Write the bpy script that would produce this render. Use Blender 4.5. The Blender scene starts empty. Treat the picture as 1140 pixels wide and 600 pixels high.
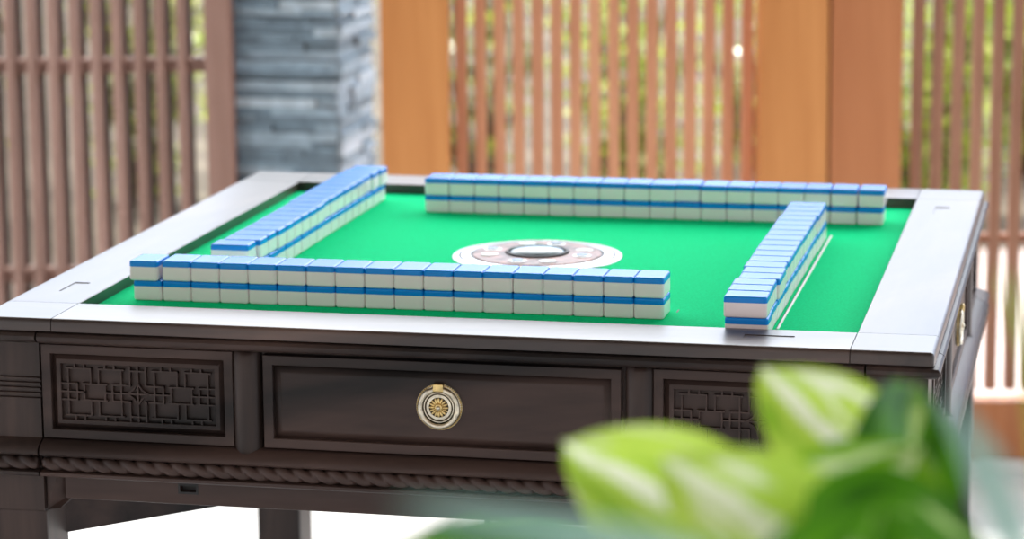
import bpy, bmesh, math, random
from mathutils import Vector, Matrix, Euler

random.seed(11)
COL = bpy.context.scene.collection
PI = math.pi
H = 0.76                      # height of the table top above the floor
HW = 0.4722                   # half the width of the table top
IN = 0.3940                   # half the width of the sunken playing area
FELT = -0.0118                # felt level below the table top
NEAR, RIGHT, FAR, LEFT = 0, 1, 2, 3

# ------------------------------------------------------------------ helpers
def mesh_obj(name, bm, mats, parent=None, smooth=None):
    bmesh.ops.recalc_face_normals(bm, faces=bm.faces)
    me = bpy.data.meshes.new(name)
    bm.to_mesh(me); bm.free()
    if not isinstance(mats, (list, tuple)): mats = [mats]
    for m in mats: me.materials.append(m)
    if smooth is not None:
        for p in me.polygons: p.use_smooth = True
        if smooth < 3.1: me.set_sharp_from_angle(angle=smooth)
    o = bpy.data.objects.new(name, me); COL.objects.link(o)
    if parent: o.parent = parent
    if smooth is not None and smooth < 3.1:
        wn = o.modifiers.new('even shading', 'WEIGHTED_NORMAL'); wn.keep_sharp = True; wn.weight = 100
    return o

def tag(o, label, cat, group=None):
    o['label'] = label; o['category'] = cat
    if group: o['group'] = group
    return o

def empty(name, loc=(0, 0, 0), rz=0):
    o = bpy.data.objects.new(name, None); COL.objects.link(o)
    o.empty_display_size = 0.05
    o.location = loc; o.rotation_euler = (0, 0, rz)
    return o

def copy_part(o, parent, rz=None):
    c = o.copy(); COL.objects.link(c); c.parent = parent
    if rz is not None: c.rotation_euler = (0, 0, rz)
    for ch in list(o.children): copy_part(ch, c)
    return c

def structure(o):
    o['kind'] = 'structure'; return o

def add_box(bm, x0, x1, y0, y1, z0, z1, mat=0, M=None):
    vs = [Vector((x, y, z)) for z in (z0, z1) for (x, y) in ((x0, y0), (x1, y0), (x1, y1), (x0, y1))]
    if M: vs = [M @ v for v in vs]
    v = [bm.verts.new(p) for p in vs]
    fs = []
    for f in ((3, 2, 1, 0), (4, 5, 6, 7), (0, 1, 5, 4), (1, 2, 6, 5), (2, 3, 7, 6), (3, 0, 4, 7)):
        fc = bm.faces.new([v[i] for i in f]); fc.material_index = mat; fs.append(fc)
    return v, fs

def bev_box(x0, x1, y0, y1, z0, z1, r=0.002, seg=2, M=None):
    bm = bmesh.new()
    add_box(bm, x0, x1, y0, y1, z0, z1)
    bmesh.ops.bevel(bm, geom=list(bm.edges), offset=r, segments=seg, affect='EDGES', profile=0.5)
    if M: bmesh.ops.transform(bm, matrix=M, verts=bm.verts)
    return bm

def extrude_x(bm, prof, x0, x1, mat=0):
    """prof: closed (o,z) outline, o is outward from the front face (towards -y)."""
    a = [bm.verts.new((x0, -(HW + o), z)) for o, z in prof]
    b = [bm.verts.new((x1, -(HW + o), z)) for o, z in prof]
    n = len(prof)
    for i in range(n):
        f = bm.faces.new((a[i], a[(i + 1) % n], b[(i + 1) % n], b[i])); f.material_index = mat
    bm.faces.new(a[::-1]).material_index = mat; bm.faces.new(b).material_index = mat

def rings(bm, loops, cap=True, mat=0, cap0=False):
    prev = None; first = None
    for lp in loops:
        cur = [bm.verts.new(p) for p in lp]
        if prev:
            n = len(cur)
            for i in range(n):
                bm.faces.new((prev[i], prev[(i + 1) % n], cur[(i + 1) % n], cur[i])).material_index = mat
        else: first = cur
        prev = cur
    if cap: bm.faces.new(prev).material_index = mat
    if cap0: bm.faces.new(first[::-1]).material_index = mat

def lathe(bm, prof, seg=48, axis='z', mat=0, c=(0, 0, 0)):
    loops = []
    for r, h in prof:
        lp = []
        for i in range(seg):
            a = 2 * PI * i / seg
            x, y = r * math.cos(a), r * math.sin(a)
            p = Vector((x, y, h)) if axis == 'z' else Vector((x, -h, y))
            lp.append(p + Vector(c))
        loops.append(lp)
    rings(bm, loops, True, mat, True)

def ring_lathe(bm, prof, seg=48, axis='z', mat=0):
    loops = []
    for r, h in list(prof) + [prof[0]]:
        lp = []
        for i in range(seg):
            a = 2 * PI * i / seg; x, y = r * math.cos(a), r * math.sin(a)
            lp.append(Vector((x, y, h)) if axis == 'z' else Vector((x, -h, y)))
        loops.append(lp)
    rings(bm, loops, False, mat)
    bmesh.ops.remove_doubles(bm, verts=bm.verts, dist=1e-7)

def tube(bm, pts, rads, seg=8, mat=0):
    loops = []
    up = Vector((0.13, 0.31, 0.94))
    n = len(pts)
    for i, p in enumerate(pts):
        d = (Vector(pts[min(i + 1, n - 1)]) - Vector(pts[max(i - 1, 0)])).normalized()
        s = d.cross(up)
        if s.length < 1e-3: s = d.cross(Vector((1, 0, 0)))
        s.normalize(); t = s.cross(d)
        r = rads[i] if isinstance(rads, (list, tuple)) else rads
        loops.append([Vector(p) + r * (math.cos(2 * PI * k / seg) * s + math.sin(2 * PI * k / seg) * t) for k in range(seg)])
    rings(bm, loops, True, mat, True)

def cut(o, x0, x1, y0, y1, z0, z1):
    """carve a rectangular pocket out of a part."""
    bm = bmesh.new(); add_box(bm, x0, x1, y0, y1, z0, z1)
    me = bpy.data.meshes.new('pocket'); bm.to_mesh(me); bm.free()
    c = bpy.data.objects.new('pocket', me); COL.objects.link(c)
    m = o.modifiers.new('pocket', 'BOOLEAN'); m.operation = 'DIFFERENCE'; m.object = c; m.solver = 'EXACT'
    dg = bpy.context.evaluated_depsgraph_get(); dg.update()
    new = bpy.data.meshes.new_from_object(o.evaluated_get(dg))
    o.modifiers.clear(); o.data = new
    bpy.data.objects.remove(c)

# ------------------------------------------------------------------ materials
def mat(name):
    m = bpy.data.materials.new(name); m.use_nodes = True
    nt = m.node_tree
    return m, nt, nt.nodes, nt.links, nt.nodes['Principled BSDF']

def ramp(N, stops):
    r = N.new('ShaderNodeValToRGB'); e = r.color_ramp.elements
    while len(e) > 1: e.remove(e[-1])
    e[0].position = stops[0][0]; e[0].color = (*stops[0][1], 1)
    for p, c in stops[1:]:
        k = e.new(p); k.color = (*c, 1)
    return r

def simple(name, col, rough, spec=0.5, metal=0.0, noise=0.0, nscale=40, bump=0.0, coat=0.0):
    m, nt, N, L, b = mat(name)
    b.inputs['Roughness'].default_value = rough
    b.inputs['Specular IOR Level'].default_value = spec
    b.inputs['Metallic'].default_value = metal
    b.inputs['Coat Weight'].default_value = coat
    tc = N.new('ShaderNodeTexCoord'); nz = N.new('ShaderNodeTexNoise')
    nz.inputs['Scale'].default_value = nscale; nz.inputs['Detail'].default_value = 4
    L.new(tc.outputs['Object'], nz.inputs['Vector'])
    lo = tuple(c * (1 - noise) for c in col); hi = tuple(min(1, c * (1 + noise)) for c in col)
    r = ramp(N, [(0.3, lo), (0.7, hi)])
    L.new(nz.outputs['Fac'], r.inputs['Fac']); L.new(r.outputs['Color'], b.inputs['Base Color'])
    if bump:
        bp = N.new('ShaderNodeBump'); bp.inputs['Strength'].default_value = bump; bp.inputs['Distance'].default_value = 0.002
        L.new(nz.outputs['Fac'], bp.inputs['Height']); L.new(bp.outputs['Normal'], b.inputs['Normal'])
    return m

def wood(name, c0, c1, rough, spec, axis='x', scale=9, coat=0.0, coat_r=0.2):
    m, nt, N, L, b = mat(name)
    tc = N.new('ShaderNodeTexCoord'); mp = N.new('ShaderNodeMapping')
    L.new(tc.outputs['Object'], mp.inputs['Vector'])
    s = {'x': (0.16, 1, 1), 'y': (1, 0.16, 1), 'z': (1, 1, 0.10)}[axis]
    mp.inputs['Scale'].default_value = s
    mp.inputs['Rotation'].default_value = (0.05, 0.12, 0.05)
    n1 = N.new('ShaderNodeTexNoise'); n1.inputs['Scale'].default_value = scale; n1.inputs['Detail'].default_value = 5
    n1.inputs['Distortion'].default_value = 1.4
    n2 = N.new('ShaderNodeTexNoise'); n2.inputs['Scale'].default_value = scale * 9; n2.inputs['Detail'].default_value = 3
    L.new(mp.outputs['Vector'], n1.inputs['Vector']); L.new(mp.outputs['Vector'], n2.inputs['Vector'])
    mx = N.new('ShaderNodeMath'); mx.operation = 'MULTIPLY_ADD'
    mx.inputs[1].default_value = 0.25
    L.new(n2.outputs['Fac'], mx.inputs[0]); L.new(n1.outputs['Fac'], mx.inputs[2])
    r = ramp(N, [(0.46, c0), (0.63, tuple(0.6 * p + 0.4 * q for p, q in zip(c0, c1))), (0.80, c1)])
    L.new(mx.outputs[0], r.inputs['Fac']); L.new(r.outputs['Color'], b.inputs['Base Color'])
    b.inputs['Roughness'].default_value = rough
    b.inputs['Specular IOR Level'].default_value = spec
    b.inputs['Coat Weight'].default_value = coat
    b.inputs['Coat Roughness'].default_value = coat_r
    return m

M = {}
M['wood'] = wood('dark rosewood', (0.009, 0.0072, 0.0068), (0.066, 0.040, 0.033), 0.40, 0.24, 'x', 6)
M['wood_v'] = wood('dark rosewood upright grain', (0.012, 0.009, 0.008), (0.064, 0.040, 0.033), 0.40, 0.26, 'z', 10)
M['rail'] = wood('polished rosewood rail', (0.026, 0.017, 0.015), (0.120, 0.070, 0.054), 0.42, 0.30, 'x', 6, coat=0.55, coat_r=0.28)
M['felt'] = None
M['white'] = simple('ivory tile plastic', (0.96, 0.86, 0.87), 0.22, 0.5)
M['blue'] = simple('blue tile back', (0.004, 0.26, 0.80), 0.20, 0.22)
M['brass'] = simple('antique brass', (0.62, 0.46, 0.20), 0.32, 0.5, 1.0, 0.25, 160)
M['pewter'] = simple('antique silver', (0.62, 0.56, 0.44), 0.30, 0.5, 1.0, 0.25, 160)
M['darkbrass'] = simple('blackened brass', (0.07, 0.055, 0.035), 0.5, 0.5, 1.0, 0.2, 120)
M['black'] = simple('black gap', (0.008, 0.007, 0.007), 0.6)
M['chrome'] = simple('silver plastic ring', (0.74, 0.76, 0.78), 0.25, 0.5, 0.3)
M['marble'] = simple('brown marbled plastic', (0.30, 0.15, 0.12), 0.38, 0.3, 0, 0.75, 55)
M['dome'] = simple('smoky dice dome', (0.16, 0.22, 0.24), 0.12, 0.4, 0, 0.6, 60)
M['ink'] = simple('white print', (0.85, 0.86, 0.86), 0.4)

def felt_mat():
    m, nt, N, L, b = mat('green felt')
    tc = N.new('ShaderNodeTexCoord')
    nz = N.new('ShaderNodeTexNoise'); nz.inputs['Scale'].default_value = 420; nz.inputs['Detail'].default_value = 2
    L.new(tc.outputs['Object'], nz.inputs['Vector'])
    r = ramp(N, [(0.25, (0.0, 0.62, 0.22)), (0.75, (0.0, 0.76, 0.29))])
    L.new(nz.outputs['Fac'], r.inputs['Fac']); L.new(r.outputs['Color'], b.inputs['Base Color'])
    b.inputs['Roughness'].default_value = 0.9; b.inputs['Specular IOR Level'].default_value = 0.05
    b.inputs['Sheen Weight'].default_value = 0.0
    bp = N.new('ShaderNodeBump'); bp.inputs['Strength'].default_value = 0.35; bp.inputs['Distance'].default_value = 0.001
    L.new(nz.outputs['Fac'], bp.inputs['Height']); L.new(bp.outputs['Normal'], b.inputs['Normal'])
    return m
M['felt'] = felt_mat()

# ------------------------------------------------------------------ camera
SC = bpy.context.scene
CAM = Vector((0.6265, -3.0310, 0.5706 + H))
EUL = Euler((1.38020, 0.00701, 0.21166), 'XYZ')
FPX = 3126.98
cd = bpy.data.cameras.new('camera'); co = bpy.data.objects.new('camera', cd); COL.objects.link(co)
co.location = CAM; co.rotation_euler = EUL
cd.sensor_width = 36; cd.lens = FPX / 1140 * 36
cd.dof.use_dof = True; cd.dof.focus_distance = 2.72; cd.dof.aperture_fstop = 5.4
cd.clip_start = 0.05; cd.clip_end = 200
SC.camera = co
YAW = EUL.z
FWD = Vector((-math.sin(YAW), math.cos(YAW), 0)); RGT = Vector((math.cos(YAW), math.sin(YAW), 0))
EM = EUL.to_matrix()
def site(u, w, z=0.0):
    """garden frame: u to the right, w away from the terrace, measured on the ground."""
    return Vector((CAM.x, CAM.y, 0)) + RGT * u + FWD * w + Vector((0, 0, z))
def at(px, py, w):
    """photo pixel -> point w metres out on the terrace."""
    d = EM @ Vector(((px - 570) / FPX, -(py - 300) / FPX, -1))
    return CAM + d * (w / d.dot(FWD))
def uz(px, py, w):
    p = at(px, py, w); q = p - CAM
    return q.dot(RGT), p.z

# ------------------------------------------------------------------ table
table = empty('mahjong_table', (0, 0, 0))
tag(table, 'square dark rosewood mahjong table with green felt top and carved sides', 'table')
def tz(bm):
    bmesh.ops.translate(bm, verts=bm.verts, vec=(0, 0, H)); return bm
def tpart(name, bm, m, parent=None, smooth=None):
    return mesh_obj(name, tz(bm), m, parent or table, smooth)

def arc(o0, z0, r, a0, a1, n=5):
    return [(o0 + r * math.cos(math.radians(a0 + (a1 - a0) * i / n)), z0 + r * math.sin(math.radians(a0 + (a1 - a0) * i / n))) for i in range(n + 1)]

# carcass and felt
bm = bmesh.new(); add_box(bm, -0.452, 0.452, -0.452, 0.452, -0.157, -0.0128)
tpart('carcass', bm, M['wood'])
bm = bmesh.new(); add_box(bm, -IN + .0002, IN - .0002, -IN + .0002, IN - .0002, -0.0127, FELT)
tpart('playing_surface', bm, M['felt'])

# top rails
bm = bmesh.new()
prof = [(-(HW - IN), -0.0127), (-(HW - IN), -0.0008), (-(HW - IN) - 0.0000 + 0.0008, 0.0)]
prof += arc(-0.0045, -0.0045, 0.0045, 90, 0, 6) + [(0.0, -0.0127)]
extrude_x(bm, prof, -IN + 0.0004, IN - 0.0004)
r0 = tpart('top_rail', bm, M['rail'], None, math.radians(30))
rails = [r0]
cut(r0, 0.2890, 0.3370, -0.4375, -0.4205, H - 0.0008, H + 0.01)
for p in r0.data.polygons: p.use_smooth = True
r0.data.set_sharp_from_angle(angle=math.radians(30))
for k in (1, 2, 3): rails.append(copy_part(r0, table, k * PI / 2))
# corner blocks
bm = bmesh.new()
v, fs = add_box(bm, -HW, -IN - 0.0004, -HW, -IN - 0.0004, -0.0127, 0)
eds = [e for e in bm.edges if (all(abs(x.co.z) < 1e-6 for x in e.verts) and (all(abs(x.co.x + HW) < 1e-6 for x in e.verts) or all(abs(x.co.y + HW) < 1e-6 for x in e.verts)))
       or all(abs(x.co.x + HW) < 1e-6 and abs(x.co.y + HW) < 1e-6 for x in e.verts)]
bmesh.ops.bevel(bm, geom=eds, offset=0.0045, segments=5, affect='EDGES', profile=0.5)
c0 = tpart('corner_block', bm, M['rail'], None, math.radians(30))
for k in (1, 2, 3): copy_part(c0, table, k * PI / 2)

# ---- mouldings of one side
UP = [(-0.02, -0.0134), (0.0, -0.0136), (0.0038, -0.0147), (0.0056, -0.0172), (0.0054, -0.0205), (0.0032, -0.0233), (-0.0015, -0.0252), (-0.008, -0.0258), (-0.02, -0.0258)]
LOW = [(-0.02, -0.1228), (-0.006, -0.1232), (-0.0005, -0.1250), (0.0050, -0.1283), (0.0085, -0.1323), (0.0092, -0.1358), (0.0070, -0.1383), (0.0022, -0.1390), (-0.02, -0.1390)]
BASE = [(-0.02, -0.1538), (0.0055, -0.1538), (0.0080, -0.1552), (0.0080, -0.1580), (0.0060, -0.1596), (-0.02, -0.1598)]
XS = 0.4078
def side_part(name, bm, m, smooth=math.radians(35)):
    return tpart(name, bm, m, None, smooth)
SIDE = []
bm = bmesh.new(); extrude_x(bm, UP, -XS, XS); SIDE.append(side_part('upper_moulding', bm, M['wood']))
bm = bmesh.new(); extrude_x(bm, LOW, -XS, XS); SIDE.append(side_part('lower_moulding', bm, M['wood']))
bm = bmesh.new(); extrude_x(bm, BASE, -XS, XS); SIDE.append(side_part('base_moulding', bm, M['wood']))
# backing board behind panels and rope
bm = bmesh.new(); add_box(bm, -XS, XS, -HW + 0.0125, -HW + 0.0215, -0.1225, -0.0260)
add_box(bm, -XS, XS, -HW + 0.0035, -HW + 0.0205, -0.1536, -0.1392)
SIDE.append(side_part('side_board', bm, M['wood'], None))
def rope(x0, x1, o=0.0020, z=-0.1464, r=0.0078, pitch=0.0178, seg=22):
    bm = bmesh.new()
    n = int((x1 - x0) / pitch * 14)
    loops = []
    for i in range(n + 1):
        x = x0 + (x1 - x0) * i / n
        lp = []
        for k in range(seg):
            a = 2 * PI * k / seg
            th = 2 * a + 2 * PI * x / pitch
            rr = r * (0.50 + 0.50 * abs(math.sin(th / 2)) ** 0.6)
            e = min(i, n - i) / 14.0
            if e < 0.35: rr *= 0.55 + 0.45 * math.sqrt(e / 0.35)
            lp.append((x, -(HW + o + rr * math.cos(a)), z + rr * math.sin(a)))
        loops.append(lp)
    rings(bm, loops, True, 0, True)
    return bm
SIDE.append(side_part('rope_moulding', rope(-XS + .001, XS - .001), M['wood'], math.radians(60)))

def rect_rings(x0, x1, z0, z1, prof):
    bm = bmesh.new()
    rings(bm, [[(x0 + d, -(HW + o), z0 + d), (x1 - d, -(HW + o), z0 + d), (x1 - d, -(HW + o), z1 - d), (x0 + d, -(HW + o), z1 - d)] for d, o in prof])
    return bm

# lattice fret: raised bars inside a rectangle
def lattice(bx0, bx1, bz0, bz1, o0, o1):
    bm = bmesh.new()
    W_, H_ = bx1 - bx0, bz1 - bz0
    sx, sz = W_ / 970.0, H_ / 372.0
    hb = 0.00085
    def P(x, v): return bx0 + x * sx, bz1 - v * sz
    segs = []
    def Hh(v, a, b): segs.append(('h', v, a, b))
    def Vv(x, a, b): segs.append(('v', x, a, b))
    for cx in (212, 758):
        for s in (1, -1):
            X = lambda x: cx + s * x
            for m in (0, 1):
                Y = (lambda v: v) if m == 0 else (lambda v: 372 - v)
                def h(v, a, b): Hh(Y(v), X(a), X(b))
                def w(x, a, b): Vv(X(x), Y(a), Y(b))
                h(30, -182, -25); w(-125, 0, 30); w(-66, 0, 30)
                w(-168, 30, 186); w(-25, 30, 132)
                h(132, -212, -112); h(132, -75, 0); w(-112, 132, 186); w(-65, 132, 186)
                h(186, -212, -65)
    for m in (0, 1):
        Y = (lambda v: v) if m == 0 else (lambda v: 372 - v)
        for x in (435, 535): Vv(x, Y(0), Y(132))
        Vv(485, Y(0), Y(186)); Hh(Y(34), 435, 535)
        Hh(Y(132), 426, 435); Hh(Y(132), 535, 544)
    Hh(186, 426, 544)
    done = 0
    for i, (t, c, a, b) in enumerate(segs):
        a, b = min(a, b), max(a, b)
        oo = o1 - 0.00001 * (i % 9)
        if t == 'h':
            x0, z = P(a, c); x1, _ = P(b, c)
            add_box(bm, max(x0 - hb, bx0), min(x1 + hb, bx1), -(HW + oo), -(HW + o0), z - hb, z + hb)
        else:
            x, z1 = P(c, a); _, z0 = P(c, b)
            add_box(bm, x - hb, x + hb, -(HW + oo), -(HW + o0), max(z0 - hb, bz0), min(z1 + hb, bz1))
    # small flower in the middle
    cx, cz = P(485, 186)
    R_ = 0.0098
    for k in range(4):
        a = math.radians(90 * k)
        pts = []
        for t in range(7):
            f = t / 6
            p0 = Vector((math.cos(a), math.sin(a))) * R_; p1 = Vector((math.cos(a + PI / 2), math.sin(a + PI / 2))) * R_
            q = p0.lerp(p1, f); q *= 1 - 0.10 * math.sin(PI * f) + 0.10 * abs(math.cos(PI * f))
            pts.append(q)
        for p, q in zip(pts, pts[1:]):
            d = (q - p).normalized() * 0.0004; nn = Vector((-d.y, d.x)).normalized() * 0.0008
            cs = [p - d - nn, q + d - nn, q + d + nn, p - d + nn]
            A = [bm.verts.new((cx + c.x, -(HW + o1 + 0.0002), cz + c.y)) for c in cs]
            B = [bm.verts.new((cx + c.x, -(HW + o0), cz + c.y)) for c in cs]
            bm.faces.new(A)
            for i in range(4): bm.faces.new((A[i], A[(i + 1) % 4], B[(i + 1) % 4], B[i]))
    return bm

PANEL = [(0, -0.013), (0, -0.0046), (0.0006, -0.0040), (0.0088, -0.0040), (0.0094, -0.0046), (0.0096, -0.0118), (0.0108, -0.0112), (0.0150, -0.0066), (0.0190, -0.0058), (0.0194, -0.0062), (0.0194, -0.0106)]
for s in (-1, 1):
    xa, xb = sorted((s * 0.4072, s * 0.2085))
    p = side_part('carved_panel', rect_rings(xa, xb, -0.1222, -0.0266, PANEL), M['wood'], math.radians(30))
    l = tpart('lattice_fretwork', lattice(xa + .0194, xb - .0194, -0.1222 + .0194, -0.0266 - .0194, -0.0108, -0.0064), M['wood'], p)
    SIDE.append(p)
    # half column
    bm = bmesh.new()
    cx = s * 0.1952; hw_ = 0.0147
    loops = []
    zs = [(-0.0245, 0.98, 0.55), (-0.030, 1, 0.93), (-0.040, 1, 1), (-0.118, 1, 1), (-0.124, 0.98, 1), (-0.1275, 0.88, 1.0), (-0.1300, 0.62, 1.0), (-0.1312, 0.2, 1.0)]
    for z, fx, fo in zs:
        lp = []
        for i in range(13):
            a = PI * i / 12
            xx = -math.cos(a) * hw_ * fx; oo = -0.0120 + math.sin(a) * 0.0135 * fo
            if z < -0.125: oo = max(oo, -0.012) + (-(z + 0.125)) * 0.9
            lp.append((cx + xx, -(HW + oo), z))
        lp.append((cx + hw_ * fx, -(HW - 0.0185), z)); lp.append((cx - hw_ * fx, -(HW - 0.0185), z))
        loops.append(lp)
    rings(bm, loops, True, 0, True)
    SIDE.append(side_part('half_column', bm, M['wood_v'], math.radians(50)))

DRAW = [(0, -0.013), (0, -0.0036), (0.0006, -0.0030), (0.0092, -0.0030), (0.0098, -0.0036), (0.0100, -0.0112), (0.0112, -0.0108), (0.0165, -0.0062), (0.0190, -0.0054)]
drawer = side_part('drawer', rect_rings(-0.1775, 0.1775, -0.1216, -0.0284, DRAW), M['wood'], math.radians(30))
SIDE.append(drawer)
# ring pull on the drawer (sub-parts)
def hpart(name, bm, m, sm=math.radians(40)):
    bmesh.ops.translate(bm, verts=bm.verts, vec=(-0.0005, -(HW - 0.0054), -0.0728))
    return tpart(name, bm, m, drawer, sm)
bm = bmesh.new()
lathe(bm, [(0.0228, 0.0), (0.0228, 0.0016), (0.0205, 0.0022), (0.0200, 0.0012), (0.0158, 0.0010), (0.0156, 0.0024), (0.0150, 0.0042), (0.0140, 0.0044), (0.0134, 0.0038), (0.0122, 0.0038), (0.0112, 0.0040), (0.002, 0.0042)], 56, 'y')
hpart('pull_backplate', bm, M['pewter'])
bm = bmesh.new()
for i in range(60):
    a = 2 * PI * i / 60
    bmesh.ops.create_icosphere(bm, subdivisions=1, radius=0.00125, matrix=Matrix.Translation((0.0219 * math.cos(a), -0.0020, 0.0219 * math.sin(a))))
hpart('beaded_rim', bm, M['brass'])
bm = bmesh.new(); lathe(bm, [(0.0098, 0.0036), (0.0098, 0.0043), (0.002, 0.0044)], 32, 'y'); hpart('rosette_ground', bm, M['darkbrass'])
bm = bmesh.new()
ring_lathe(bm, [(0.0206, 0.0009), (0.0206, 0.0016), (0.0151, 0.0030), (0.0151, 0.0009)], 48, 'y'); hpart('pull_recess', bm, M['darkbrass'])
bm = bmesh.new()
ring_lathe(bm, [(0.0136, 0.0030), (0.0136, 0.0044), (0.0126, 0.0044), (0.0126, 0.0030)], 48, 'y')
hpart('pull_recess', bm, M['darkbrass'])
bm = bmesh.new()
loops = []
for i in range(57):
    a = 2 * PI * i / 56
    rr = 0.0026
    for kk in range(5):
        da = abs((a - (PI / 2 + 2 * PI * (kk + .5) / 5) + PI) % (2 * PI) - PI)
        if da < 0.09: rr = 0.0031
    loops.append([((0.0184 + rr * math.cos(b)) * math.cos(a), -(0.0042 + rr * math.sin(b)), (0.0184 + rr * math.cos(b)) * math.sin(a) - 0.0004) for b in [2 * PI * j / 10 for j in range(10)]])
rings(bm, loops, False)
hpart('ring_pull', bm, M['pewter'], math.radians(60))
bm = bmesh.new()
for i in range(16):
    a = 2 * PI * i / 16
    c = Vector((0.0066 * math.cos(a), -0.0044, 0.0066 * math.sin(a)))
    mtx = Matrix.Translation(c) @ Matrix.Rotation(-a, 4, 'Y') @ Matrix.Diagonal((2.6, 0.9, 0.95, 1))
    bmesh.ops.create_uvsphere(bm, u_segments=10, v_segments=6, radius=0.0013, matrix=mtx)
lathe(bm, [(0.0042, 0.0040), (0.0040, 0.0056), (0.003, 0.0062), (0.0012, 0.0064)], 20, 'y')
hpart('rosette', bm, M['brass'], math.radians(60))
bm = bmesh.new(); bmesh.ops.create_uvsphere(bm, u_segments=12, v_segments=8, radius=0.0023, matrix=Matrix.Translation((0, -0.0066, 0)))
hpart('boss', bm, M['pewter'], 3.2)
bm = bev_box(-0.0053, 0.0053, -0.0078, -0.0005, 0.0158, 0.0240, 0.0014, 3); hpart('clasp', bm, M['brass'])

# apron bar under the mouldings
bm = bmesh.new()
ap = [(-0.030, -0.1600)] + [(-0.0175 + 0.0045 * math.cos(math.radians(a)), -0.1648 + 0.0045 * math.sin(math.radians(a))) for a in (90, 65, 40, 20, 0)] + [(-0.0132, -0.1850), (-0.0140, -0.1866), (-0.0156, -0.1872), (-0.030, -0.1872)]
extrude_x(bm, ap, -0.390, 0.390)
apron = side_part('apron', bm, M['wood'])
cut(apron, -0.2690, -0.2525, -HW + 0.001, -HW + 0.026, H - 0.1735, H - 0.1672)
for p in apron.data.polygons: p.use_smooth = True
apron.data.set_sharp_from_angle(angle=math.radians(35))
bm = bmesh.new()
for (a0, a1, z0, z1) in ((-.2712, -.2690, -.1757, -.1650), (-.2525, -.2503, -.1757, -.1650), (-.2690, -.2525, -.1757, -.1735), (-.2690, -.2525, -.1672, -.1650)):
    add_box(bm, a0, a1, -HW + 0.0124, -HW + 0.0134, z0, z1)
add_box(bm, -.2690, -.2525, -HW + 0.0200, -HW + 0.0210, -.1735, -.1672)
sl = tpart('slot_bezel', bm, M['black'], apron)
SIDE.append(apron)
bm = bmesh.new()
for x in (0.040, 0.056): add_box(bm, x, x + 0.0055, -HW + 0.018, -HW + 0.024, -0.198, -0.186)
hk = tpart('cable_clip', bm, M['black'], table)
for k in (1, 2, 3):
    for p in SIDE: copy_part(p, table, k * PI / 2)

# ---- corner posts, legs, braces
OUT, INN = 0.4665, 0.4098
pz = [(-0.0131, 0.0), (-0.0136, 0.0057), (-0.0147, 0.0095), (-0.0172, 0.0113), (-0.0205, 0.0111), (-0.0233, 0.0089), (-0.0252, 0.0042), (-0.0258, 0.0)]
for i in range(5):
    z = -0.0590 - 0.0052 * i
    pz += [(z, 0.0), (z - 0.0006, -0.0026), (z - 0.0020, -0.0026), (z - 0.0030, 0.0)]
pz += [(-0.1228, 0.0), (-0.1250, 0.0052), (-0.1283, 0.0107), (-0.1323, 0.0142), (-0.1358, 0.0149), (-0.1383, 0.0127), (-0.1390, 0.0079), (-0.1392, 0.0022), (-0.1536, 0.0022), (-0.1538, 0.0112), (-0.1552, 0.0137), (-0.1580, 0.0137), (-0.1596, 0.0117), (-0.1600, 0.0008), (-0.1985, 0.0008)]
bm = bmesh.new()
rings(bm, [[(-(OUT + o), -(OUT + o), z), (-INN, -(OUT + o), z), (-INN, -INN, z), (-(OUT + o), -INN, z)] for z, o in pz], True, 0, True)
post = tpart('corner_post', bm, M['wood_v'], None, math.radians(32))
bm = rope(-HW - 0.0025, -INN - 0.001)
rp = mesh_obj('rope_trim', tz(bm), M['wood'], post, math.radians(60))
bm = rope(INN + 0.001, HW + 0.0025)
bmesh.ops.rotate(bm, verts=bm.verts, cent=(0, 0, 0), matrix=Matrix.Rotation(-PI / 2, 3, 'Z'))
mesh_obj('rope_trim', tz(bm), M['wood'], post, math.radians(60))
leg = mesh_obj('leg', bev_box(-0.4655, -0.4085, -0.4655, -0.4065, 0.0, H - 0.1980, 0.003, 2), M['wood_v'], table, math.radians(40))
Md = Matrix.Rotation(PI / 4, 4, 'Z')
bm = bmesh.new()
add_box(bm, -0.586, -0.20, -0.004, 0.004, -0.2360, -0.1600)
bmesh.ops.transform(bm, matrix=Md, verts=bm.verts)
brace = tpart('diagonal_brace', bm, M['wood'])
bm = bmesh.new()
pts = [(-0.4085, -0.160), (-0.3965, -0.160), (-0.3850, -0.1605), (-0.3795, -0.1800), (-0.3955, -0.1965), (-0.4085, -0.1980)]
a = [bm.verts.new((x, -(HW - 0.010 - max(0, (x + 0.3965)) * 1.1), z)) for x, z in pts]
b = [bm.verts.new((x, -(HW - 0.045), z)) for x, z in pts]
for i in range(6): bm.faces.new((a[i], a[(i + 1) % 6], b[(i + 1) % 6], b[i]))
bmesh.ops.contextual_create(bm, geom=a); bmesh.ops.contextual_create(bm, geom=b)
gus = tpart('corner_bracket', bm, M['wood'])
for k in (1, 2, 3):
    for p in (post, leg, brace, gus): copy_part(p, table, k * PI / 2)

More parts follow.
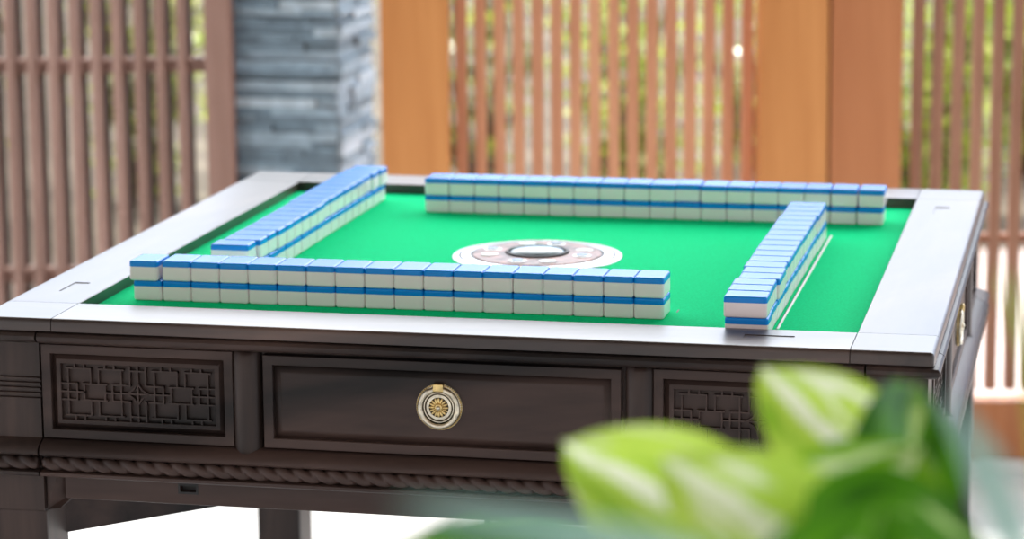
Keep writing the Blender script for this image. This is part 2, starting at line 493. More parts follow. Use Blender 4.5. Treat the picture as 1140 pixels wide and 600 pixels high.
# ---- centre console
bm = bmesh.new()
zt = FELT
lathe(bm, [(0.0955, zt - 0.0005), (0.0955, zt + 0.0010), (0.0945, zt + 0.0018), (0.0880, zt + 0.0022), (0.0876, zt + 0.0016), (0.0862, zt + 0.0016), (0.0858, zt + 0.0024), (0.0750, zt + 0.0032), (0.0746, zt + 0.0024), (0.0728, zt + 0.0024), (0.0, zt + 0.0024)], 72)
console = tpart('centre_console', bm, M['chrome'], None, math.radians(30))
bm = bmesh.new()
for ra, rb, zz in ((0.0878, 0.0860, 0.0019), (0.0748, 0.0724, 0.0027)):
    ring_lathe(bm, [(ra, zt + 0.0010), (ra, zt + zz), (rb, zt + zz), (rb, zt + 0.001)], 72)
tpart('dark_ring', bm, M['black'], console)
bm = bmesh.new(); lathe(bm, [(0.0718, zt + 0.0020), (0.0718, zt + 0.0036), (0.0700, zt + 0.0042), (0.0365, zt + 0.0050), (0.0360, zt + 0.0030)], 64)
tpart('control_disc', bm, M['marble'], console, math.radians(30))
bm = bmesh.new(); lathe(bm, [(0.0350, zt + 0.003), (0.0350, zt + 0.0066), (0.0320, zt + 0.0070), (0.0315, zt + 0.003)], 56)
tpart('dome_collar', bm, M['black'], console)
bm = bmesh.new(); lathe(bm, [(0.0312, zt + 0.003)] + [(0.0312 * math.cos(math.radians(a)), zt + 0.0055 + 0.006 * math.sin(math.radians(a))) for a in (0, 15, 30, 45, 60, 75, 86)], 56)
tpart('dice_dome', bm, M['dome'], console, 3.2)
for k in range(4):
    a = math.radians(78 + 90 * k)
    for da, r_, m_ in ((0.0, 0.0085, 'dome'), (0.62, 0.0080, 'ink')):
        bm = bmesh.new()
        lathe(bm, [(r_ + .002, zt + 0.0035), (r_ + .002, zt + 0.0053), (r_, zt + 0.0056), (r_ - .001, zt + 0.0050), (r_ - .002, zt + .0058), (0.001, zt + 0.0062)], 28)
        bmesh.ops.translate(bm, verts=bm.verts, vec=(0.0545 * math.cos(a + da), 0.0545 * math.sin(a + da), 0))
        bq = tpart('button', bm, [M['chrome'] if m_ == 'dome' else M['ink']], console, math.radians(30))
        if m_ == 'dome':
            bm = bmesh.new(); lathe(bm, [(r_ - .0015, zt + .0052), (r_ - .0015, zt + .0064), (r_ - .003, zt + .0067)], 28)
            bmesh.ops.translate(bm, verts=bm.verts, vec=(0.0545 * math.cos(a), 0.0545 * math.sin(a), 0))
            tpart('button', bm, M['dome'], console, math.radians(30))
# row of tiny printed strokes on the far rim
bm = bmesh.new()
for i in range(11):
    a = math.radians(96 - i * 2.0); L_ = 0.0045 + 0.003 * ((i * 7) % 3) / 2
    Mx = Matrix.Rotation(a - PI / 2, 4, 'Z')
    add_box(bm, -0.0008, 0.0008, 0.0775, 0.0775 + L_, zt + 0.0030, zt + 0.0036, 0, Mx)
tpart('rim_print', bm, M['ink'], console)
# white edge line of the lift slot beside the right tile wall
bm = bmesh.new(); add_box(bm, 0.3096, 0.3118, -0.338, 0.1835, FELT - 0.0003, FELT + 0.0008)
slot = tpart('slot_edge', bm, M['ink'])
bm = bmesh.new(); add_box(bm, 0.3086, 0.3095, -0.338, 0.1850, FELT - 0.0003, FELT + 0.0001)
add_box(bm, 0.3060, 0.3116, 0.1836, 0.1848, FELT - 0.0003, FELT + 0.0001)
add_box(bm, 0.2000, 0.2015, -0.275, -0.262, FELT - 0.0003, FELT + 0.0001)
tpart('slot_gap', bm, M['black'])

# ------------------------------------------------------------------ mahjong tiles
TW, TL, TZ, ZS = 0.0310, 0.0425, 0.0212, 0.0149
def rrect(hx, hy, r, z, n=4):
    lp = []
    for cx, cy, a0 in ((hx - r, hy - r, 0), (-hx + r, hy - r, 90), (-hx + r, -hy + r, 180), (hx - r, -hy + r, 270)):
        for i in range(n + 1):
            a = math.radians(a0 + 90 * i / n); lp.append((cx + r * math.cos(a), cy + r * math.sin(a), z))
    return lp
hx, hy, rc = TW / 2 - 0.00012, TL / 2, 0.0034
def edge(z0, sgn, r=0.0022, n=4):
    out = []
    for i in range(n + 1):
        a = math.radians(90 * i / n)
        out.append((r * (1 - math.sin(a)), z0 + sgn * r * (1 - math.cos(a))))
    return out
bm = bmesh.new()
rings(bm, [rrect(hx - d, hy - d, max(rc - d, .0008), z) for d, z in edge(0, 1)] + [rrect(hx, hy, rc, ZS), rrect(hx - .0006, hy - .0006, rc, ZS)], True, 0, True)
tile0 = empty('mahjong_tile')
body = mesh_obj('tile_face_block', bm, M['white'], tile0, math.radians(35))
bm = bmesh.new()
rings(bm, [rrect(hx - .0006, hy - .0006, rc, ZS), rrect(hx, hy, rc, ZS + .0001)] + [rrect(hx - d, hy - d, max(rc - d, .0008), z) for d, z in edge(TZ, -1)[::-1]], True, 0, True)
back = mesh_obj('tile_back', bm, M['blue'], tile0, math.radians(35))
ORD = ['first', 'second', 'third', 'fourth', 'fifth', 'sixth', 'seventh', 'eighth', 'ninth', 'tenth', 'eleventh', 'twelfth', 'thirteenth', 'fourteenth', 'fifteenth', 'sixteenth', 'seventeenth', 'eighteenth']
used = [False]
def tile(x, y, z, rz, label, group):
    if not used[0]:
        t = tile0; used[0] = True
    else:
        t = tile0.copy(); COL.objects.link(t)
        for ch in (body, back):
            c = ch.copy(); COL.objects.link(c); c.parent = t
    t.location = (x, y, z); t.rotation_euler = (0, 0, rz)
    tag(t, label, 'tile', group)
rj = random.Random(5)
NM = {NEAR: 'front', RIGHT: 'right', FAR: 'far', LEFT: 'left'}
def wall(which):
    # end-on special shifts read from the photo: (layer, index) -> (across, along)
    sp = {NEAR: {(1, 0): (-0.0030, -0.0036), (0, 0): (0, -0.0006)},
          RIGHT: {(1, 0): (0.0, -0.0005), (1, 3): (0.0012, 0), (1, 5): (-0.0014, 0), (0, 0): (0.0012, 0)},
          FAR: {(1, 17): (0.0004, 0.0022), (1, 10): (0.0035, -0.0012), (1, 16): (0.0, 0.0008), (0, 17): (0, 0.0008)},
          LEFT: {(1, 0): (-0.0046, -0.0012), (1, 17): (0.0034, 0.0012), (1, 16): (0.0010, 0), (1, 15): (-0.0012, 0)}}[which]
    for layer in (0, 1):
        run = 0.0
        for i in range(18):
            if i % 3 == 0: run = rj.uniform(-0.0010, 0.0010) * (1.6 if (layer and which in (LEFT, RIGHT)) else 0.6)
            ac = run + rj.uniform(-0.0003, 0.0003); al = rj.uniform(-0.00004, 0.00004)
            if (layer, i) in sp: ac, al = sp[(layer, i)]
            rz = rj.uniform(-0.006, 0.006) * 0.5
            z = H + FELT + layer * (TZ + 0.00005)
            row = 'upper' if layer else 'lower'
            g = 'tiles of the %s wall on the mahjong table' % NM[which]
            if which in (NEAR, FAR):
                x0 = -0.3640 if which == NEAR else -0.1950
                yc = (-0.3137 + TL / 2) if which == NEAR else (0.2625 + TL / 2)
                x, y, r = x0 + TW * (i + .5) + al, yc + ac, rz
                lab = 'white mahjong tile with blue back, %s from left, %s row of the %s wall' % (ORD[i], row, NM[which])
                if which == NEAR and (layer, i) == (1, 0):
                    lab = 'blue-backed mahjong tile sticking out at the left end of front wall, upper row'
            else:
                y0 = -0.3910 if which == RIGHT else -0.2105
                xc = (0.2640 + TL / 2) if which == RIGHT else (-0.3090 + TL / 2)
                y, x, r = y0 + TW * (i + .5) + al, xc + ac, PI / 2 + rz
                lab = 'white mahjong tile with blue back, %s from front, %s row of the %s wall' % (ORD[i], row, NM[which])
                if which == LEFT and (layer, i) == (1, 0):
                    lab = 'blue-backed mahjong tile pushed outward at front end of left wall, upper row'
            tile(x, y, z, r, lab, g)
for w_ in (NEAR, RIGHT, FAR, LEFT): wall(w_)

# ------------------------------------------------------------------ ground and terrace
def quad_slab(corners, z0, z1):
    bm = bmesh.new()
    a = [bm.verts.new((c.x, c.y, z0)) for c in corners]; b = [bm.verts.new((c.x, c.y, z1)) for c in corners]
    bm.faces.new(a[::-1]); bm.faces.new(b)
    for i in range(4): bm.faces.new((a[i], a[(i + 1) % 4], b[(i + 1) % 4], b[i]))
    return bm
M['floor'] = simple('pale terrace stone', (0.72, 0.735, 0.74), 0.45, 0.4, 0, 0.10, 5, 0.05)
M['kerb'] = simple('white kerb', (0.82, 0.81, 0.79), 0.6, 0.3, 0, 0.05, 8)
M['paving'] = simple('pale pink paving', (0.56, 0.46, 0.43), 0.8, 0.2, 0, 0.12, 3)
M['soil'] = simple('dry garden soil', (0.19, 0.155, 0.125), 0.9, 0.1, 0, 0.5, 6)
M['lawn'] = simple('tan earth', (0.15, 0.125, 0.095), 0.9, 0.1, 0, 0.5, 4)
WF = 4.93
structure(mesh_obj('floor', quad_slab([site(-6, -3), site(6, -3), site(6, WF - .04), site(-6, WF - .04)], -0.08, 0.0), M['floor']))
structure(mesh_obj('ground_paving', quad_slab([site(-0.55, WF + .14), site(6, WF + .14), site(6, 7.15), site(-0.55, 7.15)], -0.08, -0.005), M['paving']))
structure(mesh_obj('ground_bed', quad_slab([site(-6, WF + .14), site(-0.55, WF + .14), site(-0.55, 7.15), site(-6, 7.15)], -0.08, -0.006), M['soil']))
structure(mesh_obj('ground_garden', quad_slab([site(-14, 7.15), site(14, 7.15), site(14, 40), site(-14, 40)], -0.08, -0.004), M['lawn']))
bm = quad_slab([site(-6, WF - .04), site(6, WF - .04), site(6, WF + .14), site(-6, WF + .14)], -0.08, 0.026)
structure(mesh_obj('trim_1', bm, M['kerb']))

# ------------------------------------------------------------------ fences, posts and pillar
M['slat_red'] = wood('red brown slat', (0.27, 0.125, 0.075), (0.40, 0.20, 0.125), 0.55, 0.3, 'z', 12)
M['slat_org'] = wood('orange brown slat', (0.54, 0.24, 0.13), (0.68, 0.34, 0.19), 0.55, 0.3, 'z', 12)
M['slat_mau'] = wood('mauve brown slat', (0.28, 0.165, 0.13), (0.41, 0.255, 0.21), 0.5, 0.35, 'z', 12)
M['post_org'] = wood('orange timber post', (0.52, 0.20, 0.055), (0.68, 0.30, 0.095), 0.5, 0.35, 'z', 6)
M['post_brn'] = wood('brown timber post', (0.42, 0.15, 0.055), (0.54, 0.215, 0.085), 0.5, 0.35, 'z', 6)
M['slat_shade'] = wood('shade-toned slat', (0.045, 0.033, 0.027), (0.085, 0.062, 0.05), 0.6, 0.2, 'z', 12)  # same fence wood, with the shade behind the front slats painted in
GR = Matrix.Rotation(YAW, 4, 'Z')
TOP = 1.02
def fence_root(name, px, w, label, cat='fence'):
    u, _ = uz(px, 300, w)
    e = empty(name, site(u, w), YAW); tag(e, label, cat); return e, u
def fpart(name, bm, m, root): return mesh_obj(name, bm, m, root, math.radians(40))

# right fence
w = WF + 0.02
rf, u0 = fence_root('slat_fence', 1005, w, 'red-brown upright slat fence right of the wide timber posts')
def U(px, w, u0, py=150): return uz(px, py, w)[0] - u0
pitch = 22.1
for i in range(26):
    xc = U(1020.5 + pitch * i, w, u0)
    fpart('slat', bev_box(xc - .0098, xc + .0098, -.012, .012, 0.150, TOP, .002, 1), M['slat_red'], rf)
zr = uz(1110, 267, w)[1]
xe = U(1020.5 + pitch * 25.6, w, u0)
fpart('rail', bev_box(U(1005, w, u0), xe, .0125, .032, zr - .008, zr + .008, .002, 1), M['slat_red'], rf)
fpart('rail', bev_box(U(1005, w, u0), xe, .0125, .032, .90, .93, .002, 1), M['slat_red'], rf)
zb = uz(1110, 448, w - .03)[1]
fpart('bottom_board', bev_box(U(1005, w, u0), xe, -.03, .03, 0.026, zb, .003, 1), M['post_brn'], rf)
# middle gate panel
w = WF + 0.10
mf, u0 = fence_root('slat_gate', 500, w, 'orange-brown close slatted gate behind the far tile wall', 'gate')
for i in range(17):
    xc = U(514.5 + 21.1 * i, w, u0)
    fpart('slat', bev_box(xc - .0108, xc + .0108, -.012, .012, 0.06, TOP, .002, 1), M['slat_org'], mf)
xe = U(846, w, u0)
for z in (0.10, 0.93): fpart('rail', bev_box(U(499, w, u0), xe, .0125, .035, z - .025, z + .025, .002, 1), M['slat_org'], mf)
# timber posts
def post_thing(px0, px1, w, m, label, dep=0.10, top=TOP + 0.02):
    a = uz(px0, 100, w)[0]; b = uz(px1, 100, w)[0]
    e = empty('timber_post', site((a + b) / 2, w), YAW); tag(e, label, 'post')
    h_ = (b - a) / 2
    mesh_obj('post_shaft', bev_box(-h_, h_, 0, dep, 0.02, top, .004, 2), m, e, math.radians(40))
    mesh_obj('post_cap', bev_box(-h_, h_, -.006, dep + .006, top, top + .018, .004, 2), m, e, math.radians(40))
    return e
post_thing(424.5, 500, WF - 0.01, M['post_org'], 'bright orange timber post right beside the slate pillar', 0.10)
post_thing(845.5, 922.5, WF - 0.03, M['post_org'], 'bright orange wide post at right end of the slatted gate', 0.09)
post_thing(924.5, 1005, WF - 0.03, M['post_brn'], 'duller brown wide post touching the orange one, before right fence', 0.09)
# left fence
w = 5.15
lf, u0 = fence_root('slat_fence', 230, w, 'mauve-brown upright slat fence left of the slate pillar')
for i in range(26):
    xc = U(204 - 23.9 * i, w, u0, 60)
    fpart('slat', bev_box(xc - .0085, xc + .0070, -.019, .021, 0.08, TOP, .002, 1, Matrix.Translation((xc, 0, 0)) @ Matrix.Rotation(-0.13, 4, 'Z') @ Matrix.Translation((-xc, 0, 0))), M['slat_mau'], lf)
    fpart('shade_slat', bev_box(xc + .0015, xc + .0105, .052, .070, 0.08, TOP, .002, 1), M['slat_shade'], lf)  # added dark strip, stands in for the shaded flank of each slat
xs = U(204 - 23.9 * 25.6, w, u0)
for py in (75, 309):
    z = uz(110, py, w)[1]
    fpart('rail', bev_box(xs, U(232, w, u0), .0240, .048, z - .014, z + .014, .003, 1), M['slat_mau'], lf)
x0, x1 = U(229, w, u0, 60), U(259, w, u0, 60)
fpart('fence_post', bev_box(x0, x1, -.02, .05, 0, TOP + .02, .003, 1), M['slat_mau'], lf)

# slate pillar (ledgestone strips)
def slate():
    m, nt, N, L, b = mat('blue grey slate')
    g = N.new('ShaderNodeNewGeometry')
    r = ramp(N, [(0.0, (0.10, 0.155, 0.20)), (0.35, (0.18, 0.27, 0.345)), (0.7, (0.27, 0.385, 0.48)), (1.0, (0.45, 0.57, 0.66))])
    L.new(g.outputs['Random Per Island'], r.inputs['Fac'])
    tc = N.new('ShaderNodeTexCoord'); nz = N.new('ShaderNodeTexNoise'); nz.inputs['Scale'].default_value = 45; nz.inputs['Detail'].default_value = 5
    L.new(tc.outputs['Object'], nz.inputs['Vector'])
    mx = N.new('ShaderNodeMix'); mx.data_type = 'RGBA'; mx.blend_type = 'MULTIPLY'; mx.inputs['Factor'].default_value = 0.6
    r2 = ramp(N, [(0.3, (0.55, 0.55, 0.55)), (0.7, (1.25, 1.25, 1.25))]); L.new(nz.outputs['Fac'], r2.inputs['Fac'])
    L.new(r.outputs['Color'], mx.inputs[6]); L.new(r2.outputs['Color'], mx.inputs[7]); L.new(mx.outputs[2], b.inputs['Base Color'])
    b.inputs['Roughness'].default_value = 0.5
    bp = N.new('ShaderNodeBump'); bp.inputs['Strength'].default_value = 0.6; bp.inputs['Distance'].default_value = 0.004
    L.new(nz.outputs['Fac'], bp.inputs['Height']); L.new(bp.outputs['Normal'], b.inputs['Normal'])
    return m
M['slate'] = slate()
wp = 5.16
ua, ub = uz(257.5, 100, wp)[0], uz(393, 100, wp)[0]
pil = empty('stone_pillar', site((ua + ub) / 2, wp + 0.12), YAW - 0.215)
tag(pil, 'blue-grey stacked slate pillar between left fence and orange post', 'pillar')
hw_ = (ub - ua) / 2
bm = bmesh.new(); rs = random.Random(3)
dy = 0.115
z = 0.0
while z < TOP + 0.12:
    h_ = rs.uniform(0.008, 0.018)
    for (ax0, ax1, face) in ((-hw_, hw_, 'f'), (-hw_, hw_, 'b'), (-dy, dy, 'l'), (-dy, dy, 'r')):
        x = ax0
        while x < ax1 - 1e-6:
            l_ = rs.uniform(0.05, 0.22); xe2 = min(ax1, x + l_)
            if ax1 - xe2 < 0.03: xe2 = ax1
            p_ = rs.uniform(0.0, 0.011)
            if face == 'f': add_box(bm, x + .0005, xe2 - .0005, -dy - p_, -dy + .02, z + .0005, z + h_ - .0005)
            if face == 'b': add_box(bm, x + .0005, xe2 - .0005, dy - .02, dy + p_, z + .0005, z + h_ - .0005)
            if face == 'l': add_box(bm, -hw_ - p_, -hw_ + .02, x + .0005, xe2 - .0005, z + .0005, z + h_ - .0005)
            if face == 'r': add_box(bm, hw_ - .02, hw_ + p_, x + .0005, xe2 - .0005, z + .0005, z + h_ - .0005)
            x = xe2
    z += h_
ztop = z
mesh_obj('slate_cladding', bm, M['slate'], pil)
bm = bmesh.new(); add_box(bm, -hw_ + .012, hw_ - .012, -dy + .012, dy - .012, 0, ztop); mesh_obj('pillar_core', bm, M['slate'], pil)
mesh_obj('cap_stone', bev_box(-hw_ - .03, hw_ + .03, -dy - .03, dy + .03, ztop, ztop + .05, .006, 2), M['slate'], pil)

# ------------------------------------------------------------------ shrubs beyond the fence
def leafy(name, cols, trans=0.5):
    m, nt, N, L, b = mat(name)
    g = N.new('ShaderNodeNewGeometry'); r = ramp(N, cols); L.new(g.outputs['Random Per Island'], r.inputs['Fac'])
    L.new(r.outputs['Color'], b.inputs['Base Color']); b.inputs['Roughness'].default_value = 0.16; b.inputs['Specular IOR Level'].default_value = 0.9
    t = N.new('ShaderNodeBsdfTranslucent'); L.new(r.outputs['Color'], t.inputs['Color'])
    mx = N.new('ShaderNodeMixShader'); mx.inputs['Fac'].default_value = trans
    L.new(b.outputs['BSDF'], mx.inputs[1]); L.new(t.outputs['BSDF'], mx.inputs[2])
    L.new(mx.outputs['Shader'], N['Material Output'].inputs['Surface'])
    return m
M['leaf_y'] = leafy('yellow green leaves', [(0.0, (0.10, 0.16, 0.03)), (0.3, (0.32, 0.44, 0.05)), (0.7, (0.60, 0.68, 0.10)), (1.0, (0.85, 0.88, 0.40))])
M['leaf_o'] = leafy('olive leaves', [(0.0, (0.08, 0.085, 0.035)), (0.4, (0.22, 0.23, 0.08)), (0.75, (0.45, 0.50, 0.08)), (1.0, (0.80, 0.86, 0.16))])
M['twig'] = simple('brown twig', (0.19, 0.13, 0.09), 0.8, 0.2, 0, 0.3, 30)
def shrub(u, w, h, r, n, m, label, seed, ls=(0.03, 0.055)):
    rr = random.Random(seed)
    e = empty('shrub', site(u, w, -0.004)); tag(e, label, 'shrub', 'shrubs beyond the fences')
    bm = bmesh.new(); tips = []
    for i in range(16):
        a = rr.uniform(0, 2 * PI); rad = r * math.sqrt(rr.random()); hh = h * rr.uniform(0.55, 1.0)
        p = [(0.12 * rad * math.cos(a), 0.12 * rad * math.sin(a), 0), (0.6 * rad * math.cos(a), .6 * rad * math.sin(a), hh * .5), (rad * math.cos(a + .2), rad * math.sin(a + .2), hh)]
        tube(bm, p, [0.009, 0.006, 0.003], 5); tips.append(p)
    mesh_obj('stems', bm, M['twig'], e)
    bm = bmesh.new()
    for i in range(n):
        p = rr.choice(tips); t = rr.uniform(0.08, 1.0)
        base = Vector(p[0]).lerp(Vector(p[1]), t * 2) if t < .5 else Vector(p[1]).lerp(Vector(p[2]), t * 2 - 1)
        q = base + Vector((rr.gauss(0, .05), rr.gauss(0, .05), rr.gauss(0, .05)))
        q.z = max(q.z, 0.03)
        L_ = rr.uniform(*ls); W_ = L_ * rr.uniform(.4, .6)
        R3 = Euler((rr.uniform(-1.0, 1.0), rr.uniform(-1.0, 1.0), rr.uniform(0, 2 * PI))).to_matrix()
        pts = [(-L_ / 2, 0, 0), (-L_ * .1, W_ / 2, .12 * W_), (L_ / 2, 0, -.1 * W_), (-L_ * .1, -W_ / 2, .12 * W_)]
        v = [bm.verts.new(q + R3 @ Vector(c)) for c in pts]
        bm.faces.new((v[0], v[1], v[2])); bm.faces.new((v[0], v[2], v[3]))
    mesh_obj('foliage', bm, m, e)
SH = [(-1.62, 7.6, .95, .27, 1100, 'leaf_o', 'sparse olive shrub behind the far left of the left fence'),
      (-1.06, 8.0, .95, .24, 1300, 'leaf_o', 'olive shrub behind the middle of the left fence'),
      (-0.66, 7.5, .95, .20, 1900, 'leaf_y', 'yellow-green shrub behind the left fence beside its post'),
      (-0.12, 8.2, .95, .28, 900, 'leaf_o', 'olive shrub behind the left end of the slatted gate'),
      (0.33, 7.6, .95, .26, 1300, 'leaf_y', 'yellow-green shrub behind the right half of the slatted gate'),
      (0.72, 8.5, .95, .22, 700, 'leaf_y', 'yellow-green shrub hidden mostly behind the wide timber posts'),
      (1.14, 7.62, .95, .27, 3000, 'leaf_y', 'bright green shrub seen through the left of the right fence'),
      (1.55, 8.4, .98, .27, 3000, 'leaf_y', 'bright green shrub behind the rightmost slats of the right fence')]
for i, s in enumerate(SH): shrub(*s[:5], M[s[5]], s[6], 40 + i)

# ------------------------------------------------------------------ foreground plant
def plant_mat(name, dark, mid, pale, bias):
    m, nt, N, L, b = mat(name)
    uv = N.new('ShaderNodeUVMap'); uv.uv_map = 'leaf'
    mp = N.new('ShaderNodeMapping'); mp.inputs['Scale'].default_value = (1.6, 5.5, 1); L.new(uv.outputs['UV'], mp.inputs['Vector'])
    oi = N.new('ShaderNodeObjectInfo')
    ad = N.new('ShaderNodeVectorMath'); ad.operation = 'ADD'; L.new(mp.outputs['Vector'], ad.inputs[0])
    ml = N.new('ShaderNodeMath'); ml.operation = 'MULTIPLY'; ml.inputs[1].default_value = 37; L.new(oi.outputs['Random'], ml.inputs[0])
    L.new(ml.outputs[0], ad.inputs[1])
    nz = N.new('ShaderNodeTexNoise'); nz.inputs['Scale'].default_value = 1.1; nz.inputs['Detail'].default_value = 5; nz.inputs['Distortion'].default_value = .6
    L.new(ad.outputs[0], nz.inputs['Vector'])
    sp = N.new('ShaderNodeSeparateXYZ'); L.new(uv.outputs['UV'], sp.inputs['Vector'])
    sb = N.new('ShaderNodeMath'); sb.operation = 'SUBTRACT'; sb.inputs[1].default_value = .5; L.new(sp.outputs['Y'], sb.inputs[0])
    ab = N.new('ShaderNodeMath'); ab.operation = 'ABSOLUTE'; L.new(sb.outputs[0], ab.inputs[0])
    rib = N.new('ShaderNodeMapRange'); rib.inputs['From Min'].default_value = .04; rib.inputs['From Max'].default_value = .13
    rib.inputs['To Min'].default_value = .22; rib.inputs['To Max'].default_value = 0; L.new(ab.outputs[0], rib.inputs['Value'])
    sm = N.new('ShaderNodeMath'); sm.operation = 'ADD'; L.new(nz.outputs['Fac'], sm.inputs[0]); L.new(rib.outputs['Result'], sm.inputs[1])
    r = ramp(N, [(0.34 + bias, dark), (0.50 + bias, mid), (0.60 + bias, mid), (0.68 + bias, pale)])
    L.new(sm.outputs[0], r.inputs['Fac']); L.new(r.outputs['Color'], b.inputs['Base Color'])
    b.inputs['Roughness'].default_value = .45; b.inputs['Specular IOR Level'].default_value = .22
    t = N.new('ShaderNodeBsdfTranslucent'); L.new(r.outputs['Color'], t.inputs['Color'])
    mx = N.new('ShaderNodeMixShader'); mx.inputs['Fac'].default_value = .55
    L.new(b.outputs['BSDF'], mx.inputs[1]); L.new(t.outputs['BSDF'], mx.inputs[2]); L.new(mx.outputs[0], N['Material Output'].inputs['Surface'])
    return m
M['pl_light'] = plant_mat('light variegated leaf', (0.22, 0.46, 0.02), (0.52, 0.72, 0.09), (0.88, 0.92, 0.66), -0.05)
M['pl_mid'] = plant_mat('green variegated leaf', (0.05, 0.19, 0.004), (0.22, 0.44, 0.015), (0.70, 0.80, 0.42), -0.03)
M['pl_dark'] = plant_mat('dark green leaf', (0.020, 0.10, 0.003), (0.07, 0.23, 0.004), (0.50, 0.64, 0.25), 0.06)
M['pl_pale'] = plant_mat('pale leaf', (0.20, 0.36, 0.30), (0.30, 0.46, 0.38), (0.50, 0.62, 0.55), 0.0)
M['stem'] = simple('green stem', (0.20, 0.36, 0.06), .4, .4, 0, .2, 20)
M['pot'] = simple('white glazed planter', (0.72, 0.72, 0.70), .25, .5, 0, .04, 10)
CP = site(0.40, 1.22)
plant = empty('potted_plant', (CP.x, CP.y, 0))
tag(plant, 'leafy green and cream variegated plant blurred in the right foreground', 'plant')
bm = bmesh.new()
lathe(bm, [(0.10, 0.0), (0.115, 0.01), (0.155, 0.56), (0.165, 0.58), (0.165, 0.60), (0.150, 0.60), (0.146, 0.56)], 40)
mesh_obj('planter', bm, M['pot'], plant, math.radians(40))
bm = bmesh.new(); lathe(bm, [(0.1465, 0.555), (0.1465, 0.572), (0.05, 0.580)], 32); mesh_obj('soil', bm, M['soil'], plant)
def leaf(base, tip, width, nrm, m, curl=0.25, fold=0.25, stem_to=(0, 0)):
    """heart shaped leaf from base to tip, facing nrm; all in world space."""
    ax = (tip - base); L_ = ax.length; ax.normalize()
    sd = ax.cross(nrm).normalized(); up = sd.cross(ax).normalized()
    bm = bmesh.new(); uvl = bm.loops.layers.uv.new('leaf')
    nu, nv = 14, 10; G = []
    org = Vector((plant.location.x, plant.location.y, 0))
    for i in range(nu + 1):
        t = i / nu
        hwid = width * 0.5 * (math.sin(PI * min(1, (t * 0.93 + 0.07)) ** 0.72)) ** 0.75 if 0 < t < 1 else width * (0.16 if t == 0 else 0.0)
        row = []
        for j in range(nv + 1):
            s = -1 + 2 * j / nv
            back = -0.13 * L_ * abs(s) ** 1.5 * max(0, 1 - t * 2.2)
            p = base + ax * (t * L_ + back) + sd * (s * hwid) + up * (abs(s) * hwid * fold - curl * L_ * (t - .5) ** 2 * 1.0 + 0.02 * L_ * math.sin(7 * t + 3 * s))
            row.append((bm.verts.new(p - org), (t, 0.5 + s / 2)))
        G.append(row)
    for i in range(nu):
        for j in range(nv):
            q = [G[i][j], G[i + 1][j], G[i + 1][j + 1], G[i][j + 1]]
            f = bm.faces.new([c[0] for c in q])
            for lp, c in zip(f.loops, q): lp[uvl].uv = c[1]
    bmesh.ops.remove_doubles(bm, verts=bm.verts, dist=1e-5)
    o = mesh_obj('leaf', bm, m, plant, 3.2)
    # petiole down to the planter
    b0 = base - org + ax * 0.004
    root = Vector((stem_to[0], stem_to[1], 0.565))
    mid = b0 * 0.5 + root * 0.5 + Vector(((b0.x - root.x) * 0.12, (b0.y - root.y) * .12, 0.05)) - ax * 0.02
    pts = []
    for i in range(11):
        t = i / 10
        pts.append(root * (1 - t) ** 2 + 2 * t * (1 - t) * mid + b0 * t * t)
    bm = bmesh.new(); tube(bm, pts, [0.0045 - 0.0022 * i / 10 for i in range(11)], 8)
    mesh_obj('stem', bm, M['stem'], plant, 3.2)
    return o
upv = Vector((0, 0, 1)); toc = -FWD
def N_(f, s=0.0): return (upv * (1 - f) + toc * f + RGT * s).normalized()
LV = [  # base px, py, depth -> tip px, py, depth, width m, facing, material
    ((845, 625, 1.24), (624, 486, 1.30), 0.078, N_(.55, -.1), 'pl_light'),
    ((990, 555, 1.28), (848, 402, 1.34), 0.072, N_(.6, .2), 'pl_light'),
    ((990, 590, 1.20), (1030, 415, 1.33), 0.062, N_(.8, .15), 'pl_dark'),
    ((950, 660, 1.12), (735, 500, 1.20), 0.074, N_(.55, .1), 'pl_light'),
    ((930, 625, 1.10), (1118, 622, 1.14), 0.084, N_(.5, .2), 'pl_dark'),
    ((900, 650, 1.16), (1030, 490, 1.22), 0.080, N_(.6, .0), 'pl_mid'),
    ((775, 645, 1.24), (415, 598, 1.34), 0.056, N_(.35, .0), 'pl_dark'),
    ((900, 720, 0.95), (985, 555, 0.98), 0.060, N_(.5, .1), 'pl_dark'),
    ((800, 625, 0.74), (440, 562, 0.72), 0.010, N_(.7, .0), 'pl_pale'),
    ((1150, 640, 0.76), (1052, 432, 0.80), 0.012, N_(.7, .2), 'pl_pale'),
    ((1180, 560, 0.86), (1122, 290, 0.95), 0.007, N_(.7, .2), 'pl_mid'),
]
for k, (b_, t_, wd, nn, mm) in enumerate(LV):
    a_ = 2 * PI * k / len(LV)
    leaf(at(*b_), at(*t_), wd, nn, M[mm], 0.22, 0.18, (0.05 * math.cos(a_), 0.05 * math.sin(a_)))

SUN = 4.5
# ------------------------------------------------------------------ light
wd = bpy.data.worlds.new('sky'); SC.world = wd; wd.use_nodes = True
N = wd.node_tree.nodes; L = wd.node_tree.links
bg = N['Background']
tc = N.new('ShaderNodeTexCoord'); sx = N.new('ShaderNodeSeparateXYZ'); L.new(tc.outputs['Generated'], sx.inputs['Vector'])
rz = ramp(N, [(0.0, (0.45, 0.44, 0.42)), (0.49, (0.50, 0.50, 0.50)), (0.51, (0.46, 0.57, 0.78)), (0.595, (0.48, 0.60, 0.84)), (0.67, (1.70, 1.75, 1.82)), (0.88, (1.90, 1.97, 2.05)), (1.0, (0.9, 1.0, 1.2))])
ma = N.new('ShaderNodeMath'); ma.operation = 'MULTIPLY_ADD'; ma.inputs[1].default_value = .5; ma.inputs[2].default_value = .5
L.new(sx.outputs['Z'], ma.inputs[0]); L.new(ma.outputs[0], rz.inputs['Fac'])
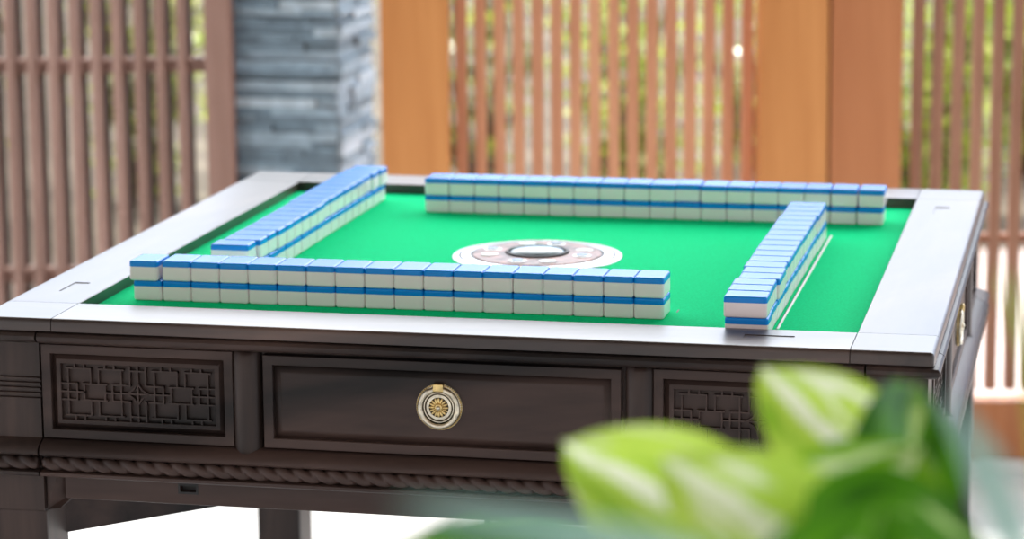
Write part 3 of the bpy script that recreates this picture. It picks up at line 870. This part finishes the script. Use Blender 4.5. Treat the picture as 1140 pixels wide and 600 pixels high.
# warm light from the house side behind the viewer
wm = N.new('ShaderNodeMapRange'); wm.inputs['From Min'].default_value = -0.2; wm.inputs['From Max'].default_value = -1.0
L.new(sx.outputs['Y'], wm.inputs['Value'])
wx = N.new('ShaderNodeMix'); wx.data_type = 'RGBA'; wx.inputs[7].default_value = (1.10, 1.0, 0.95, 1)
L.new(wm.outputs['Result'], wx.inputs['Factor']); L.new(rz.outputs['Color'], wx.inputs[6]); L.new(wx.outputs[2], bg.inputs['Color'])
# brighter hazy sky over the garden, dimmer behind the viewer
fc = N.new('ShaderNodeFloatCurve'); cv = fc.mapping.curves[0]
for k, (a, b) in enumerate(((0.0, 0.70 / 4), (1.0, 3.1 / 4))): cv.points[k].location = (a, b)
for a, b in ((0.5, 1.0 / 4), (0.8, 2.3 / 4)): cv.points.new(a, b)
fc.mapping.update()
m2 = N.new('ShaderNodeMath'); m2.operation = 'MULTIPLY_ADD'; m2.inputs[1].default_value = .5; m2.inputs[2].default_value = .5
L.new(sx.outputs['Y'], m2.inputs[0]); L.new(m2.outputs[0], fc.inputs['Value'])
m3 = N.new('ShaderNodeMath'); m3.operation = 'MULTIPLY'; m3.inputs[1].default_value = 4
L.new(fc.outputs['Value'], m3.inputs[0]); L.new(m3.outputs[0], bg.inputs['Strength'])
sl = bpy.data.lights.new('sun', 'SUN'); so = bpy.data.objects.new('sun', sl); COL.objects.link(so)
sl.energy = SUN; sl.angle = math.radians(6); sl.color = (1.0, 0.95, 0.86)
el = math.radians(68)
sd = Vector((-0.70 * math.cos(el), 0.714 * math.cos(el), math.sin(el)))   # towards the sun, over the garden
so.rotation_euler = sd.to_track_quat('Z', 'Y').to_euler()
so.location = (2, 4, 6)
# terrace roof
M['roof'] = wood('pale timber soffit', (0.16, 0.12, 0.09), (0.24, 0.18, 0.14), 0.6, 0.3, 'y', 5)
structure(mesh_obj('ceiling', quad_slab([site(-3.4, 0.2), site(3.4, 0.2), site(3.4, 4.35), site(-3.4, 4.35)], 2.5, 2.62), M['roof']))

SC.view_settings.view_transform = 'Standard'; SC.view_settings.look = 'None'
SC.view_settings.gamma = 1; SC.view_settings.use_curve_mapping = False
SC.view_settings.exposure = 0.22
